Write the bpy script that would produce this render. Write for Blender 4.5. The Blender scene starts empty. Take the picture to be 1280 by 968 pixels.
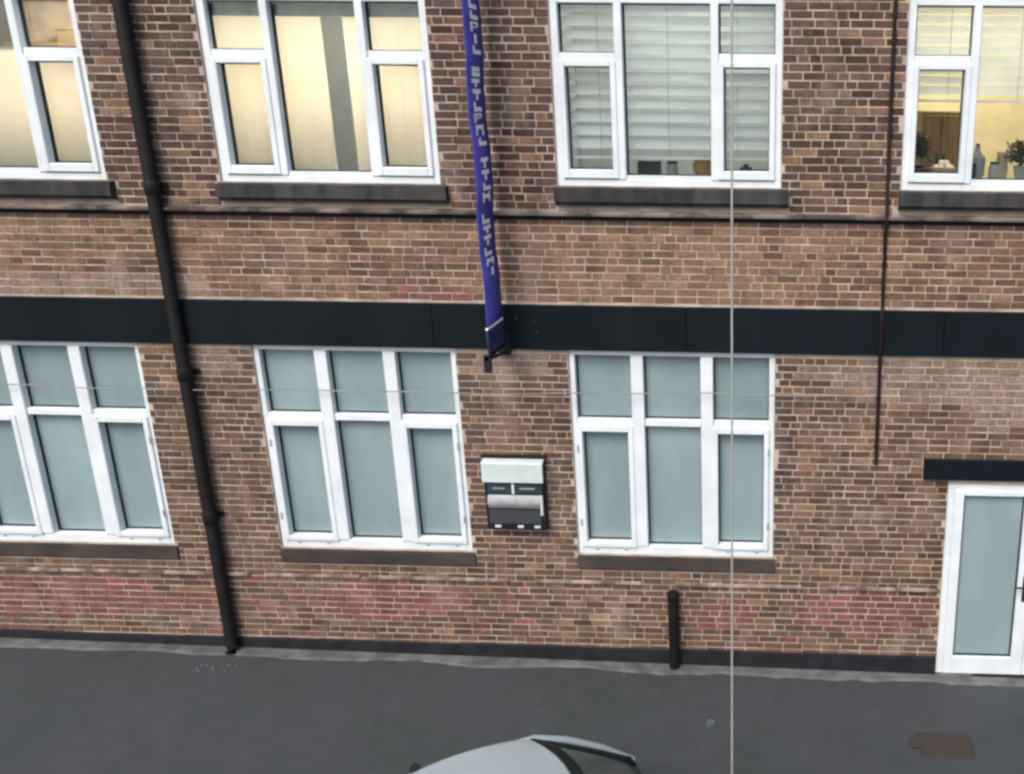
import bpy, bmesh, math, random
from mathutils import Vector, Matrix, noise
random.seed(7)
PI = math.pi
sc = bpy.context.scene
C = sc.collection

# ------------------------------------------------------------------ camera
cam_d = bpy.data.cameras.new('camera')
cam = bpy.data.objects.new('camera', cam_d); C.objects.link(cam); sc.camera = cam
CAM = Vector((0.0, -8.5, 5.74))
roll, pitch, yaw = math.radians(0.60), math.radians(16.26), math.radians(-1.47)
fwd = Vector((math.sin(yaw)*math.cos(pitch), math.cos(yaw)*math.cos(pitch), -math.sin(pitch)))
rt = Vector((math.cos(yaw), -math.sin(yaw), 0)); up = rt.cross(fwd)
r2 = rt*math.cos(roll) + up*math.sin(roll); u2 = -rt*math.sin(roll) + up*math.cos(roll)
M = Matrix((r2, u2, -fwd)).transposed().to_4x4(); M.translation = CAM
cam.matrix_world = M
cam_d.sensor_width = 36; cam_d.lens = 1150/1280*36
cam_d.shift_x = -(963-640)/1280; cam_d.shift_y = (462-484)/1280
cam_d.clip_start = 0.05; cam_d.clip_end = 3000

# ------------------------------------------------------------------ sky, sun, exposure
SUN_EL, SUN_ROT = math.radians(52), math.radians(200)
w = bpy.data.worlds.new('World'); sc.world = w; w.use_nodes = True
nt = w.node_tree; bg = nt.nodes['Background']
sky = nt.nodes.new('ShaderNodeTexSky'); sky.sky_type = 'NISHITA'; sky.sun_disc = False
sky.sun_elevation = SUN_EL; sky.sun_rotation = SUN_ROT
sky.air_density = 1.0; sky.dust_density = 4.0; sky.ozone_density = 1.0
nt.links.new(sky.outputs[0], bg.inputs[0]); bg.inputs[1].default_value = 0.15
sd = bpy.data.lights.new('sun', 'SUN'); sd.energy = 1.5; sd.angle = math.radians(28); sd.color = (1, .96, .9)
sun = bpy.data.objects.new('sun', sd); C.objects.link(sun)
sdir = Vector((math.sin(SUN_ROT)*math.cos(SUN_EL), math.cos(SUN_ROT)*math.cos(SUN_EL), math.sin(SUN_EL)))
sun.rotation_euler = sdir.to_track_quat('Z', 'Y').to_euler(); sun.location = (0, -20, 25)
vs = sc.view_settings
vs.view_transform = 'Standard'; vs.look = 'None'; vs.exposure = 0.55; vs.gamma = 1; vs.use_curve_mapping = False
try:
    sc.cycles.filter_width = 2.7
    sc.cycles.max_bounces = 8; sc.cycles.transparent_max_bounces = 10
except Exception: pass

# ------------------------------------------------------------------ materials
def mat(name, col, rough=.6, spec=.4, var=.12, vscale=6, bump=0, bscale=60, metal=0, coat=0, stretch=None, col2=None, lo=.35, hi=.7, detail=5):
    m = bpy.data.materials.new(name); m.use_nodes = True
    n = m.node_tree.nodes; l = m.node_tree.links; b = n['Principled BSDF']
    b.inputs['Roughness'].default_value = rough; b.inputs['Specular IOR Level'].default_value = spec
    b.inputs['Metallic'].default_value = metal; b.inputs['Coat Weight'].default_value = coat
    g = n.new('ShaderNodeNewGeometry'); src = g.outputs['Position']
    if stretch:
        mp = n.new('ShaderNodeMapping'); mp.inputs['Scale'].default_value = stretch
        l.new(src, mp.inputs['Vector']); src = mp.outputs[0]
    t = n.new('ShaderNodeTexNoise'); t.inputs['Scale'].default_value = vscale; t.inputs['Detail'].default_value = detail
    l.new(src, t.inputs['Vector'])
    r = n.new('ShaderNodeValToRGB'); e = r.color_ramp.elements
    c2 = col2 or tuple(c*(1-var*2) for c in col); c1 = col if col2 else tuple(min(1, c*(1+var)) for c in col)
    e[0].position = lo; e[1].position = hi; e[0].color = (*c2, 1); e[1].color = (*c1, 1)
    l.new(t.outputs['Fac'], r.inputs[0]); l.new(r.outputs[0], b.inputs['Base Color'])
    if bump:
        t2 = n.new('ShaderNodeTexNoise'); t2.inputs['Scale'].default_value = bscale; t2.inputs['Detail'].default_value = 4
        l.new(g.outputs['Position'], t2.inputs['Vector'])
        bp = n.new('ShaderNodeBump'); bp.inputs['Strength'].default_value = bump; bp.inputs['Distance'].default_value = .01
        l.new(t2.outputs['Fac'], bp.inputs['Height']); l.new(bp.outputs[0], b.inputs['Normal'])
    return m
def brick_mat():
    m = bpy.data.materials.new('brick'); m.use_nodes = True
    n = m.node_tree.nodes; l = m.node_tree.links; b = n['Principled BSDF']
    b.inputs['Roughness'].default_value = .85; b.inputs['Specular IOR Level'].default_value = .25
    a = n.new('ShaderNodeAttribute'); a.attribute_name = 'brick_colour'
    g = n.new('ShaderNodeNewGeometry')
    t = n.new('ShaderNodeTexNoise'); t.inputs['Scale'].default_value = 28; t.inputs['Detail'].default_value = 6
    l.new(g.outputs['Position'], t.inputs['Vector'])
    r = n.new('ShaderNodeMapRange'); r.inputs[1].default_value = .3; r.inputs[2].default_value = .72
    r.inputs[3].default_value = .68; r.inputs[4].default_value = 1.32; l.new(t.outputs['Fac'], r.inputs[0])
    mx = n.new('ShaderNodeVectorMath'); mx.operation = 'SCALE'
    l.new(a.outputs['Color'], mx.inputs[0]); l.new(r.outputs[0], mx.inputs['Scale'])
    # lime bloom: pale powdery patches
    t2 = n.new('ShaderNodeTexNoise'); t2.inputs['Scale'].default_value = 1.5; t2.inputs['Detail'].default_value = 7; t2.inputs['Roughness'].default_value = .65
    l.new(g.outputs['Position'], t2.inputs['Vector'])
    r3 = n.new('ShaderNodeMapRange'); r3.inputs[1].default_value = .54; r3.inputs[2].default_value = .75; r3.inputs[4].default_value = .45
    l.new(t2.outputs['Fac'], r3.inputs[0])
    mm = n.new('ShaderNodeMix'); mm.data_type = 'RGBA'; l.new(r3.outputs[0], mm.inputs[0]); l.new(mx.outputs[0], mm.inputs[6]); mm.inputs[7].default_value = (.36, .29, .25, 1)
    mp = n.new('ShaderNodeMapping'); mp.inputs['Scale'].default_value = (5, 5, .55); l.new(g.outputs['Position'], mp.inputs['Vector'])
    t4 = n.new('ShaderNodeTexNoise'); t4.inputs['Scale'].default_value = 1.0; t4.inputs['Detail'].default_value = 6; l.new(mp.outputs[0], t4.inputs['Vector'])
    r4 = n.new('ShaderNodeMapRange'); r4.inputs[1].default_value = .3; r4.inputs[2].default_value = .6; r4.inputs[3].default_value = .64; r4.inputs[4].default_value = 1.06; l.new(t4.outputs['Fac'], r4.inputs[0])
    ms = n.new('ShaderNodeVectorMath'); ms.operation = 'SCALE'; l.new(mm.outputs[2], ms.inputs[0]); l.new(r4.outputs[0], ms.inputs['Scale'])
    l.new(ms.outputs[0], b.inputs['Base Color'])
    bp = n.new('ShaderNodeBump'); bp.inputs['Strength'].default_value = .5; bp.inputs['Distance'].default_value = .006
    l.new(t.outputs['Fac'], bp.inputs['Height']); l.new(bp.outputs[0], b.inputs['Normal'])
    return m
def translucent(m, k):
    n = m.node_tree.nodes; l = m.node_tree.links; b = n['Principled BSDF']; out = n['Material Output']
    t = n.new('ShaderNodeBsdfTranslucent'); mx = n.new('ShaderNodeMixShader'); mx.inputs[0].default_value = k
    l.new(b.inputs['Base Color'].links[0].from_socket, t.inputs[0])
    l.new(b.outputs[0], mx.inputs[1]); l.new(t.outputs[0], mx.inputs[2]); l.new(mx.outputs[0], out.inputs[0])
    return m
def glass_mat(name, tint=(1, 1, 1), refl=1.0, rough=.02):
    m = bpy.data.materials.new(name); m.use_nodes = True
    n = m.node_tree.nodes; l = m.node_tree.links; n.remove(n['Principled BSDF'])
    tr = n.new('ShaderNodeBsdfTransparent'); tr.inputs[0].default_value = (*tint, 1)
    gl = n.new('ShaderNodeBsdfGlossy'); gl.inputs['Roughness'].default_value = rough
    fr = n.new('ShaderNodeFresnel'); fr.inputs[0].default_value = 1.5
    mu = n.new('ShaderNodeMath'); mu.operation = 'MULTIPLY'; mu.inputs[1].default_value = refl
    mx = n.new('ShaderNodeMixShader'); l.new(fr.outputs[0], mu.inputs[0]); l.new(mu.outputs[0], mx.inputs[0])
    l.new(tr.outputs[0], mx.inputs[1]); l.new(gl.outputs[0], mx.inputs[2]); l.new(mx.outputs[0], n['Material Output'].inputs[0])
    return m
def emit_mat(name, col, s):
    m = bpy.data.materials.new(name); m.use_nodes = True
    n = m.node_tree.nodes; b = n['Principled BSDF']
    b.inputs['Base Color'].default_value = (*col, 1)
    b.inputs['Emission Color'].default_value = (*col, 1); b.inputs['Emission Strength'].default_value = s
    return m
MT = dict(
    brick=brick_mat(),
    mortar=mat('mortar', (.54, .455, .375), .95, .1, col2=(.33, .265, .215), vscale=4.5, bump=.4, bscale=90, detail=8),
    white=mat('white_frame', (.70, .755, .78), .4, .4, col2=(.60, .655, .68), vscale=3, lo=.3, hi=.6),
    gasket=mat('rubber', (.016, .022, .024), .6, .3),
    frost=mat('frosted_film', (.255, .345, .355), .22, .6, col2=(.19, .262, .285), vscale=1.6, lo=.28, hi=.72, detail=6, stretch=(1.6, 1, .6)),
    glass=glass_mat('clear_glass', (.95, .98, .975), .8),
    fascia=mat('dark_painted_board', (.0065, .0105, .0145), .6, .12, col2=(.0042, .0075, .0105), vscale=2.2, stretch=(1, 1, .4)),
    stone=mat('dark_stone', (.062, .06, .058), .85, .2, col2=(.026, .027, .028), vscale=7, bump=.5, bscale=40, stretch=(1, 1, .35)),
    brownsill=mat('weathered_sill', (.072, .056, .048), .85, .2, col2=(.034, .029, .027), vscale=4, bump=.5, bscale=40, stretch=(.5, 1, 1)),
    plinth=mat('black_plinth', (.022, .022, .026), .8, .2, col2=(.012, .012, .015), vscale=6, bump=.3),
    ledge=mat('pale_lime_ledge', (.40, .33, .28), .9, .1, col2=(.14, .105, .09), vscale=3.5, lo=.42, hi=.6, stretch=(1, 1, .3)),
    string=mat('string_course_stone', (.24, .2, .17), .9, .15, col2=(.07, .058, .05), vscale=4, lo=.4, hi=.62, bump=.4, bscale=50, stretch=(1, 1, .4)),
    iron=mat('black_iron', (.0085, .0075, .007), .6, .3, var=.25, vscale=9, bump=.3, bscale=80),
    darkcable=mat('dark_cable', (.02, .014, .012), .7, .2),
    greycable=mat('grey_cable', (.24, .24, .24), .6, .3),
    cord=mat('pale_cord', (.36, .35, .34), .7, .2, var=.08, vscale=30),
    dust=mat('dusty_concrete', (.145, .155, .150), .95, .15, col2=(.075, .08, .08), vscale=5, bump=.4, bscale=90),
    banner=mat('blue_fabric', (.105, .092, .46), .75, .2, col2=(.075, .075, .36), vscale=4, stretch=(1, 1, .4)),
    bannerlow=mat('dark_blue_fabric', (.045, .055, .13), .75, .2, var=.25, vscale=9),
    lettering=mat('white_print', (.94, .94, .98), .6, .3, var=.04),
    bracket=mat('black_bracket', (.012, .012, .014), .5, .3),
    cream=mat('cream_fabric', (.93, .87, .76), .9, .1, col2=(.91, .84, .72), vscale=1.6, lo=.35, hi=.65, detail=2),
    slat=mat('pale_slat', (.87, .89, .885), .5, .3, var=.06, vscale=3),
    greyrail=mat('grey_rail', (.32, .36, .355), .6, .3),
    roomwall=mat('pale_room_wall', (.55, .56, .53), .9, .1, var=.04),
    dimwall=mat('dim_teal_room_wall', (.085, .092, .09), .9, .1, var=.05),
    yellowwall=mat('yellow_room_wall', (.80, .71, .50), .9, .1, var=.05),
    floor=mat('room_floor', (.2, .15, .1), .7, .3),
    wood=mat('brown_wood', (.27, .18, .085), .6, .3, col2=(.16, .10, .045), vscale=6, stretch=(4, 4, .5)),
    dark=mat('dark_plastic', (.02, .022, .022), .5, .4),
    grey=mat('grey_ceramic', (.27, .29, .29), .4, .4),
    navy=mat('navy_ceramic', (.02, .035, .10), .4, .4),
    ivory=mat('ivory', (.80, .73, .60), .6, .3, var=.05),
    tan=mat('tan_ceramic', (.36, .28, .20), .6, .3),
    leaf=mat('dark_leaf', (.035, .045, .02), .6, .3, var=.3, vscale=20),
    wicker=mat('orange_brown_wicker', (.40, .22, .08), .8, .2, col2=(.26, .13, .04), vscale=25),
    gold=mat('brown_card', (.24, .17, .08), .6, .4),
    hood=mat('pale_painted_steel', (.60, .67, .65), .5, .4, col2=(.47, .56, .54), vscale=5),
    slot=mat('dark_glass_panel', (.03, .055, .07), .25, .5),
    chrome=mat('brushed_steel', (.36, .375, .385), .45, .4, col2=(.26, .275, .285), vscale=9),
    darkpanel=mat('dark_grey_panel', (.045, .05, .055), .45, .4),
    rust=mat('rusty_iron', (.056, .041, .037), .9, .15, col2=(.044, .039, .038), vscale=7, bump=.5, bscale=60),
    silver=mat('silver_paint', (.40, .46, .48), .32, .5, var=.03, vscale=2, metal=.35, coat=.6),
    carglass=mat('green_tinted_glass', (.055, .085, .082), .2, .25, var=.02),
    frit=mat('black_trim', (.008, .011, .013), .6, .15),
    tyre=mat('tyre_rubber', (.02, .02, .02), .85, .2),
    red=mat('red_lens', (.35, .02, .02), .2, .5),
    lens=mat('clear_lens', (.6, .65, .68), .1, .5),
    crumb=mat('grey_crumbs', (.075, .082, .08), .9, .2, col2=(.05, .055, .055), vscale=20),
    paint=mat('white_road_paint', (.10, .115, .112), .9, .2, col2=(.055, .062, .062), vscale=20),
    lamp=emit_mat('lit_lampshade', (1, .86, .62), 70.0),
    blindfill=emit_mat('blind_fill_glow', (.97, 1, .99), 15.0),  # added unseen glow that brightens the lowered blind from behind
    panelwarm=emit_mat('lit_warm_panel', (1, .92, .84), 88.0),
    roof=mat('roof_felt', (.06, .06, .062), .9, .2),
)

translucent(MT['cream'], .45); translucent(MT['slat'], .35)
def road_mat():
    m = bpy.data.materials.new('tarmac'); m.use_nodes = True
    n = m.node_tree.nodes; l = m.node_tree.links; b = n['Principled BSDF']; b.inputs['Roughness'].default_value = .85; b.inputs['Specular IOR Level'].default_value = .3
    g = n.new('ShaderNodeNewGeometry')
    def nz(sc_, det, lo, hi, a, c, rough=.5):
        t = n.new('ShaderNodeTexNoise'); t.inputs['Scale'].default_value = sc_; t.inputs['Detail'].default_value = det; t.inputs['Roughness'].default_value = rough; l.new(g.outputs['Position'], t.inputs['Vector'])
        r = n.new('ShaderNodeValToRGB'); e = r.color_ramp.elements; e[0].position = lo; e[1].position = hi; e[0].color = (*a, 1); e[1].color = (*c, 1); l.new(t.outputs['Fac'], r.inputs[0]); return r.outputs[0]
    def mul(x, y):
        q = n.new('ShaderNodeMix'); q.data_type = 'RGBA'; q.blend_type = 'MULTIPLY'; q.inputs[0].default_value = 1; l.new(x, q.inputs[6]); l.new(y, q.inputs[7]); return q.outputs[2]
    c = nz(.75, 9, .32, .68, (.039, .046, .046), (.048, .053, .060), .6)
    c = mul(c, nz(4.5, 8, .30, .62, (.88, .89, .89), (1.06, 1.06, 1.06), .65))
    c = mul(c, nz(170, 2, .35, .68, (.78, .78, .78), (1.25, 1.25, 1.25)))
    v = n.new('ShaderNodeTexVoronoi'); v.feature = 'DISTANCE_TO_EDGE'; v.inputs['Scale'].default_value = .55
    w_ = n.new('ShaderNodeTexNoise'); w_.inputs['Scale'].default_value = 2.2; w_.inputs['Detail'].default_value = 6; l.new(g.outputs['Position'], w_.inputs['Vector'])
    mv = n.new('ShaderNodeVectorMath'); mv.operation = 'MULTIPLY_ADD'; l.new(w_.outputs['Color'], mv.inputs[0]); mv.inputs[1].default_value = (.9, .9, .9); l.new(g.outputs['Position'], mv.inputs[2]); l.new(mv.outputs[0], v.inputs['Vector'])
    r = n.new('ShaderNodeValToRGB'); e = r.color_ramp.elements; e[0].position = .001; e[1].position = .009; e[0].color = (.90, .90, .90, 1); e[1].color = (1, 1, 1, 1); l.new(v.outputs['Distance'], r.inputs[0])
    c = mul(c, r.outputs[0]); l.new(c, b.inputs['Base Color'])
    t2 = n.new('ShaderNodeTexNoise'); t2.inputs['Scale'].default_value = 150; l.new(g.outputs['Position'], t2.inputs['Vector'])
    bp = n.new('ShaderNodeBump'); bp.inputs['Strength'].default_value = .5; bp.inputs['Distance'].default_value = .01; l.new(t2.outputs['Fac'], bp.inputs['Height']); l.new(bp.outputs[0], b.inputs['Normal'])
    return m
MT['tarmac'] = road_mat()
def vary(m, k):                                     # panes differ a little from one another
    n = m.node_tree.nodes; l = m.node_tree.links; b = n['Principled BSDF']; src = b.inputs['Base Color'].links[0].from_socket
    oi = n.new('ShaderNodeObjectInfo'); r = n.new('ShaderNodeMapRange'); r.inputs[3].default_value = 1-k; r.inputs[4].default_value = 1+k; l.new(oi.outputs['Random'], r.inputs[0])
    q = n.new('ShaderNodeVectorMath'); q.operation = 'SCALE'; l.new(src, q.inputs[0]); l.new(r.outputs[0], q.inputs['Scale']); l.new(q.outputs[0], b.inputs['Base Color'])
vary(MT['frost'], .13)
# ------------------------------------------------------------------ builders
WL = {}                                            # world location of every object made here
class MB:
    def __init__(s): s.v = []; s.f = []; s.smooth = False
    def box(s, x0, x1, y0, y1, z0, z1):
        i = len(s.v)
        s.v += [(x0,y0,z0),(x1,y0,z0),(x1,y1,z0),(x0,y1,z0),(x0,y0,z1),(x1,y0,z1),(x1,y1,z1),(x0,y1,z1)]
        s.f += [(i,i+3,i+2,i+1),(i+4,i+5,i+6,i+7),(i,i+1,i+5,i+4),(i+1,i+2,i+6,i+5),(i+2,i+3,i+7,i+6),(i+3,i,i+4,i+7)]
        return s
    def prism(s, poly, axis, a, b):                 # poly in the two other axes, extruded along axis
        i = len(s.v); n = len(poly)
        for t in (a, b):
            for p, q in poly:
                s.v.append((t,p,q) if axis == 'x' else (p,t,q) if axis == 'y' else (p,q,t))
        s.f.append(tuple(range(i+n-1, i-1, -1))); s.f.append(tuple(range(i+n, i+2*n)))
        for k in range(n): s.f.append((i+k, i+(k+1)%n, i+n+(k+1)%n, i+n+k))
        return s
    def tube(s, pts, r, n=12, cap=True):
        pts = [Vector(p) for p in pts]; i0 = len(s.v)
        rr = r if isinstance(r, (list, tuple)) else [r]*len(pts)
        for k, p in enumerate(pts):
            d = (pts[min(k+1, len(pts)-1)] - pts[max(k-1, 0)]).normalized()
            a = d.orthogonal().normalized() if abs(d.z) < .9 else Vector((1, 0, 0)); a = (a - d*a.dot(d)).normalized(); b = d.cross(a)
            for j in range(n):
                t = 2*PI*j/n; s.v.append(tuple(p + (a*math.cos(t) + b*math.sin(t))*rr[k]))
        for k in range(len(pts)-1):
            for j in range(n):
                s.f.append((i0+k*n+j, i0+k*n+(j+1)%n, i0+(k+1)*n+(j+1)%n, i0+(k+1)*n+j))
        if cap:
            s.f.append(tuple(range(i0+n-1, i0-1, -1))); e = i0+(len(pts)-1)*n; s.f.append(tuple(range(e, e+n)))
        s.smooth = True
        return s
    def lathe(s, c, prof, n=18):                    # prof: (radius, z)
        i0 = len(s.v)
        for r, z in prof:
            for j in range(n):
                t = 2*PI*j/n; s.v.append((c[0]+r*math.cos(t), c[1]+r*math.sin(t), c[2]+z))
        for k in range(len(prof)-1):
            for j in range(n): s.f.append((i0+k*n+j, i0+k*n+(j+1)%n, i0+(k+1)*n+(j+1)%n, i0+(k+1)*n+j))
        s.f.append(tuple(range(i0+n-1, i0-1, -1))); e = i0+(len(prof)-1)*n; s.f.append(tuple(range(e, e+n)))
        s.smooth = True
        return s
    def grid(s, rows):
        i0 = len(s.v); n = len(rows[0])
        for r in rows: s.v += [tuple(p) for p in r]
        for k in range(len(rows)-1):
            for j in range(n-1): s.f.append((i0+k*n+j, i0+k*n+j+1, i0+(k+1)*n+j+1, i0+(k+1)*n+j))
        return s
    def mesh(s, name, m, at=(0, 0, 0)):
        me = bpy.data.meshes.new(name)
        me.from_pydata([(a-at[0], b-at[1], c-at[2]) for a, b, c in s.v], [], s.f); me.materials.append(m); me.update()
        if s.smooth:
            me.polygons.foreach_set('use_smooth', [True]*len(me.polygons))
            try: me.set_sharp_from_angle(angle=math.radians(40))
            except Exception: pass
        return me
def link(name, data, parent, at):
    o = bpy.data.objects.new(name, data); C.objects.link(o)
    pw = Vector((0, 0, 0))
    if parent: o.parent = parent; pw = WL[parent.name]
    o.location = Vector(at) - pw; WL[o.name] = Vector(at)
    return o
def obj(name, mb, m, parent=None, at=None):         # mb is drawn in world coordinates
    if at is None: at = WL[parent.name] if parent else (0, 0, 0)
    return link(name, mb.mesh(name, MT[m], at), parent, at)
def tag(o, label=None, cat=None, group=None, kind=None):
    for k, v in (('label', label), ('category', cat), ('group', group), ('kind', kind)):
        if v: o[k] = v
    return o
def thing(name, label, cat, at, group=None): return tag(link(name, None, None, at), label, cat, group)
def bevel(o, wd=.004, seg=1):
    b = o.modifiers.new('bevel', 'BEVEL'); b.width = wd; b.segments = seg; b.limit_method = 'ANGLE'; b.angle_limit = math.radians(50)
    return o

# ------------------------------------------------------------------ ground
def gz(x): return -.0158*(x+3)                       # the street falls gently to the right
g = MB(); NX = 40
xs = [-300, -60, -20] + [-12+.5*k for k in range(37)] + [20, 60, 300]
ys = [-300, -60, -20, -12] + [-9+.5*k for k in range(19)] + [3, 20, 60, 300]
def zg(x, y):
    xx = max(-20, min(20, x)); return gz(xx) + (.008*noise.noise(Vector((x*.7, y*.7, 0))) if y < -.5 and abs(x) < 14 and y > -10 else 0)
g.grid([[(x, y, zg(x, y)) for x in xs] for y in ys]); g.smooth = True
tag(obj('road', g, 'tarmac'), kind='structure')
s = MB(); rows = [[], [], []]
for k in range(170):                                # worn concrete margin along the wall foot
    x = -11 + k*.1
    wdt = .17 + .07*noise.noise(Vector((x*1.1, 3, 0))) + .035*noise.noise(Vector((x*5, 8, 0)))
    rows[0].append((x, -wdt, gz(x)+.002)); rows[1].append((x, -wdt+.03, gz(x)+.014)); rows[2].append((x, .05, gz(x)+.018))
s.grid(rows)
tag(obj('pavement_margin', s, 'dust'), kind='structure')

# ------------------------------------------------------------------ building shell
X0, X1, ZT = -10.8, 4.6, 8.3
bld = thing('brick_building', 'long two storey brick building with white windows and a black fascia band', 'building', (-3.1, .15, 0))
GW, GH, UW, UH = 2.0, 2.18, 2.05, 1.67
GX = [-8.40, -5.275, -2.175]; GZ0 = 1.242
UX = [-8.445, -5.32, -2.19, .945]; UZ0 = 4.975
DX0, DX1, DZ0, DZ1 = 1.563, 3.40, -.03, 2.11
OPEN = [(x, x+GW, GZ0, GZ0+GH) for x in GX] + [(x, x+UW, UZ0, UZ0+UH) for x in UX] + [(DX0, DX1, -.4, DZ1)]
def solid(z0, z1, ops):
    xs = [X0]
    for a, b, c, d in sorted(ops):
        if c < z1-1e-4 and d > z0+1e-4: xs += [a, b]
    xs.append(X1)
    return [(xs[i], xs[i+1]) for i in range(0, len(xs), 2) if xs[i+1]-xs[i] > .001]
wl = MB()
zc = sorted({-.6, ZT} | {o[2] for o in OPEN} | {o[3] for o in OPEN})
for a, b in zip(zc[:-1], zc[1:]):
    for p, q in solid(a, b, OPEN): wl.box(p, q, .0055, .30, a, b)
wall = obj('wall', wl, 'mortar', bld)
bk = MB(); bk.box(X0, X0+.3, .302, 6, -.6, ZT); bk.box(X1-.3, X1, .302, 6, -.6, ZT); bk.box(X0+.302, X1-.302, 5.7, 6, -.6, ZT)
obj('rear_wall', bk, 'mortar', bld)
rf = MB(); rf.box(X0-.1, X1+.1, -.12, 6.1, ZT+.002, ZT+.14)
obj('roof', rf, 'roof', bld)
fl = MB(); fl.box(X0+.31, X1-.31, .31, 5.69, 4.42, 4.60); obj('storey_floor', fl, 'floor', bld)
ce = MB(); ce.box(X0+.31, X1-.31, .31, 5.69, 7.2, 7.35); obj('ceiling', ce, 'roomwall', bld)
for x in (-5.86, -2.72, .42):
    pt = MB(); pt.box(x-.05, x+.05, .31, 5.69, 4.602, 7.198); obj('partition_wall', pt, 'roomwall', bld)
pw = MB(); pw.box(.48, X1-.32, 3.2, 3.3, 4.602, 7.198); obj('room_wall', pw, 'yellowwall', bld)
pw = MB(); pw.box(-10.4, -2.78, 3.0, 3.1, 4.602, 7.198); obj('room_wall', pw, 'dimwall', bld)
pw = MB(); pw.box(-2.66, .36, 3.0, 3.1, 4.602, 7.198); obj('room_wall', pw, 'roomwall', bld)
gb = MB(); gb.box(X0+.31, X1-.31, .9, 1.0, -.2, 4.41); obj('room_wall', gb, 'roomwall', bld)

# ---- bricks
BAND0, BAND1 = 3.424, 3.862
STR0, STR1 = 4.675, 4.755
blocked = [(X0, X1, BAND0, BAND1), (X0, X1, STR0, STR1), (1.30, 3.7, 2.156, 2.376)]
for x in UX: blocked.append((x-.016, x+UW+.076, 4.80, UZ0))
for x in GX: blocked.append((x-.003, x+GW+.031, 1.065, GZ0))
CH, JT, JV = .0725, .0170, .0125
PAL = dict(
  upper=[(.105,.066,.056),(.135,.086,.072),(.080,.050,.043),(.16,.105,.088),(.125,.088,.074),(.058,.036,.031),(.145,.083,.072),(.19,.135,.112),(.112,.07,.066),(.10,.075,.065)],
  mid=[(.20,.135,.105),(.165,.108,.084),(.23,.165,.13),(.135,.084,.066),(.185,.115,.092),(.21,.15,.11),(.175,.125,.09),(.095,.062,.05),(.20,.118,.098),(.25,.18,.145)],
  pier=[(.145,.105,.085),(.118,.081,.066),(.175,.128,.106),(.095,.063,.05),(.155,.11,.084),(.135,.09,.077),(.19,.142,.118),(.08,.055,.046),(.16,.108,.092),(.125,.095,.076)],
  low=[(.19,.088,.080),(.165,.082,.072),(.21,.108,.096),(.145,.080,.068),(.235,.098,.094),(.175,.105,.086),(.13,.078,.066),(.155,.072,.066),(.20,.12,.10),(.18,.095,.09)],
  quoin=[(.082,.066,.062),(.064,.050,.047),(.10,.08,.074),(.112,.086,.076),(.056,.043,.040),(.088,.064,.056),(.108,.088,.080),(.074,.055,.050),(.12,.095,.084),(.085,.072,.069)])
for k_, f_ in (('upper', .70), ('mid', .92), ('pier', .86), ('low', .88), ('quoin', .80)):
    PAL[k_] = [tuple(v*f_ for v in c) for c in PAL[k_]]
for k_, f_ in (('upper', (1.03, .98, .90)), ('mid', (1.08, 1.0, .86)), ('pier', (1.08, .99, .86)), ('low', (1.04, .98, .96)), ('quoin', (1, .98, .95))):
    PAL[k_] = [tuple(v*q for v, q in zip(c, f_)) for c in PAL[k_]]
for k_ in ('upper', 'mid', 'pier', 'low'):
    av = [sum(c[q] for c in PAL[k_])/10 for q in range(3)]
    PAL[k_] = [tuple((.70*v + .30*m_)*g_ for v, m_, g_ in zip(c, av, (1.06, 1.02, .97))) for c in PAL[k_]]
PAL['low'] = [(c[0]*1.13, c[1]*1.0, c[2]*1.05) for c in PAL['low']]
av = [sum(c[q] for c in PAL['pier'])/10 for q in range(3)]
PAL['quoin'] = [tuple(.68*v+.32*m_ for v, m_ in zip(c, av)) for c in PAL['quoin']]
RED = ((-4.30, .66, 1.15, .30), (-7.7, .62, 1.5, .26), (.75, .66, .85, .34), (-.75, .6, .45, .2), (-3.5, 3.98, .6, .10), (-6.5, .6, .5, .15))
PAL['pale'] = [tuple(.5*v+.5*q for v, q in zip(c, (.30, .235, .20))) for c in PAL['pier']]
PALE = ((1.4, 3.2, 1.9, .32), (-2.8, 3.28, .5, .2), (-5.8, 3.3, .4, .2), (2.2, 2.9, .9, .25), (-6.9, 4.0, 1.6, .12))
def redness(x, z): return max(max(0, 1-math.hypot((x-a)/c, (z-b)/d)**2) for a, b, c, d in RED)
def pick(zone, x, z):
    t = noise.noise(Vector((x*.55, z*1.1, 4.2)))
    if zone == 'low': zone = 'low' if random.random() < .10 + 1.7*redness(x, z) else 'pier'
    elif z > .93 and random.random() < .9*redness(x, z): zone = 'low'
    if zone == 'pier' and random.random() < .18: zone = 'mid'
    if zone == 'upper' and random.random() < .15: zone = 'mid'
    if random.random() < 1.3*max(max(0, 1-math.hypot((x-a)/c, (z-b)/d)**2) for a, b, c, d in PALE): zone = 'pale'
    i = random.randrange(10)
    if random.random() < abs(t): i = (0, 2, 5)[random.randrange(3)] if t < 0 else (3, 7, 4)[random.randrange(3)]
    return zone, i
def colour_attr(me, cols):
    a = me.attributes.new('brick_colour', 'FLOAT_COLOR', 'FACE'); flat = []
    for c in cols: flat += [c[0], c[1], c[2], 1.0]
    a.data.foreach_set('color', flat)
bricks = []; nrow = int((ZT+.1)/CH)
allops = OPEN + blocked
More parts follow.
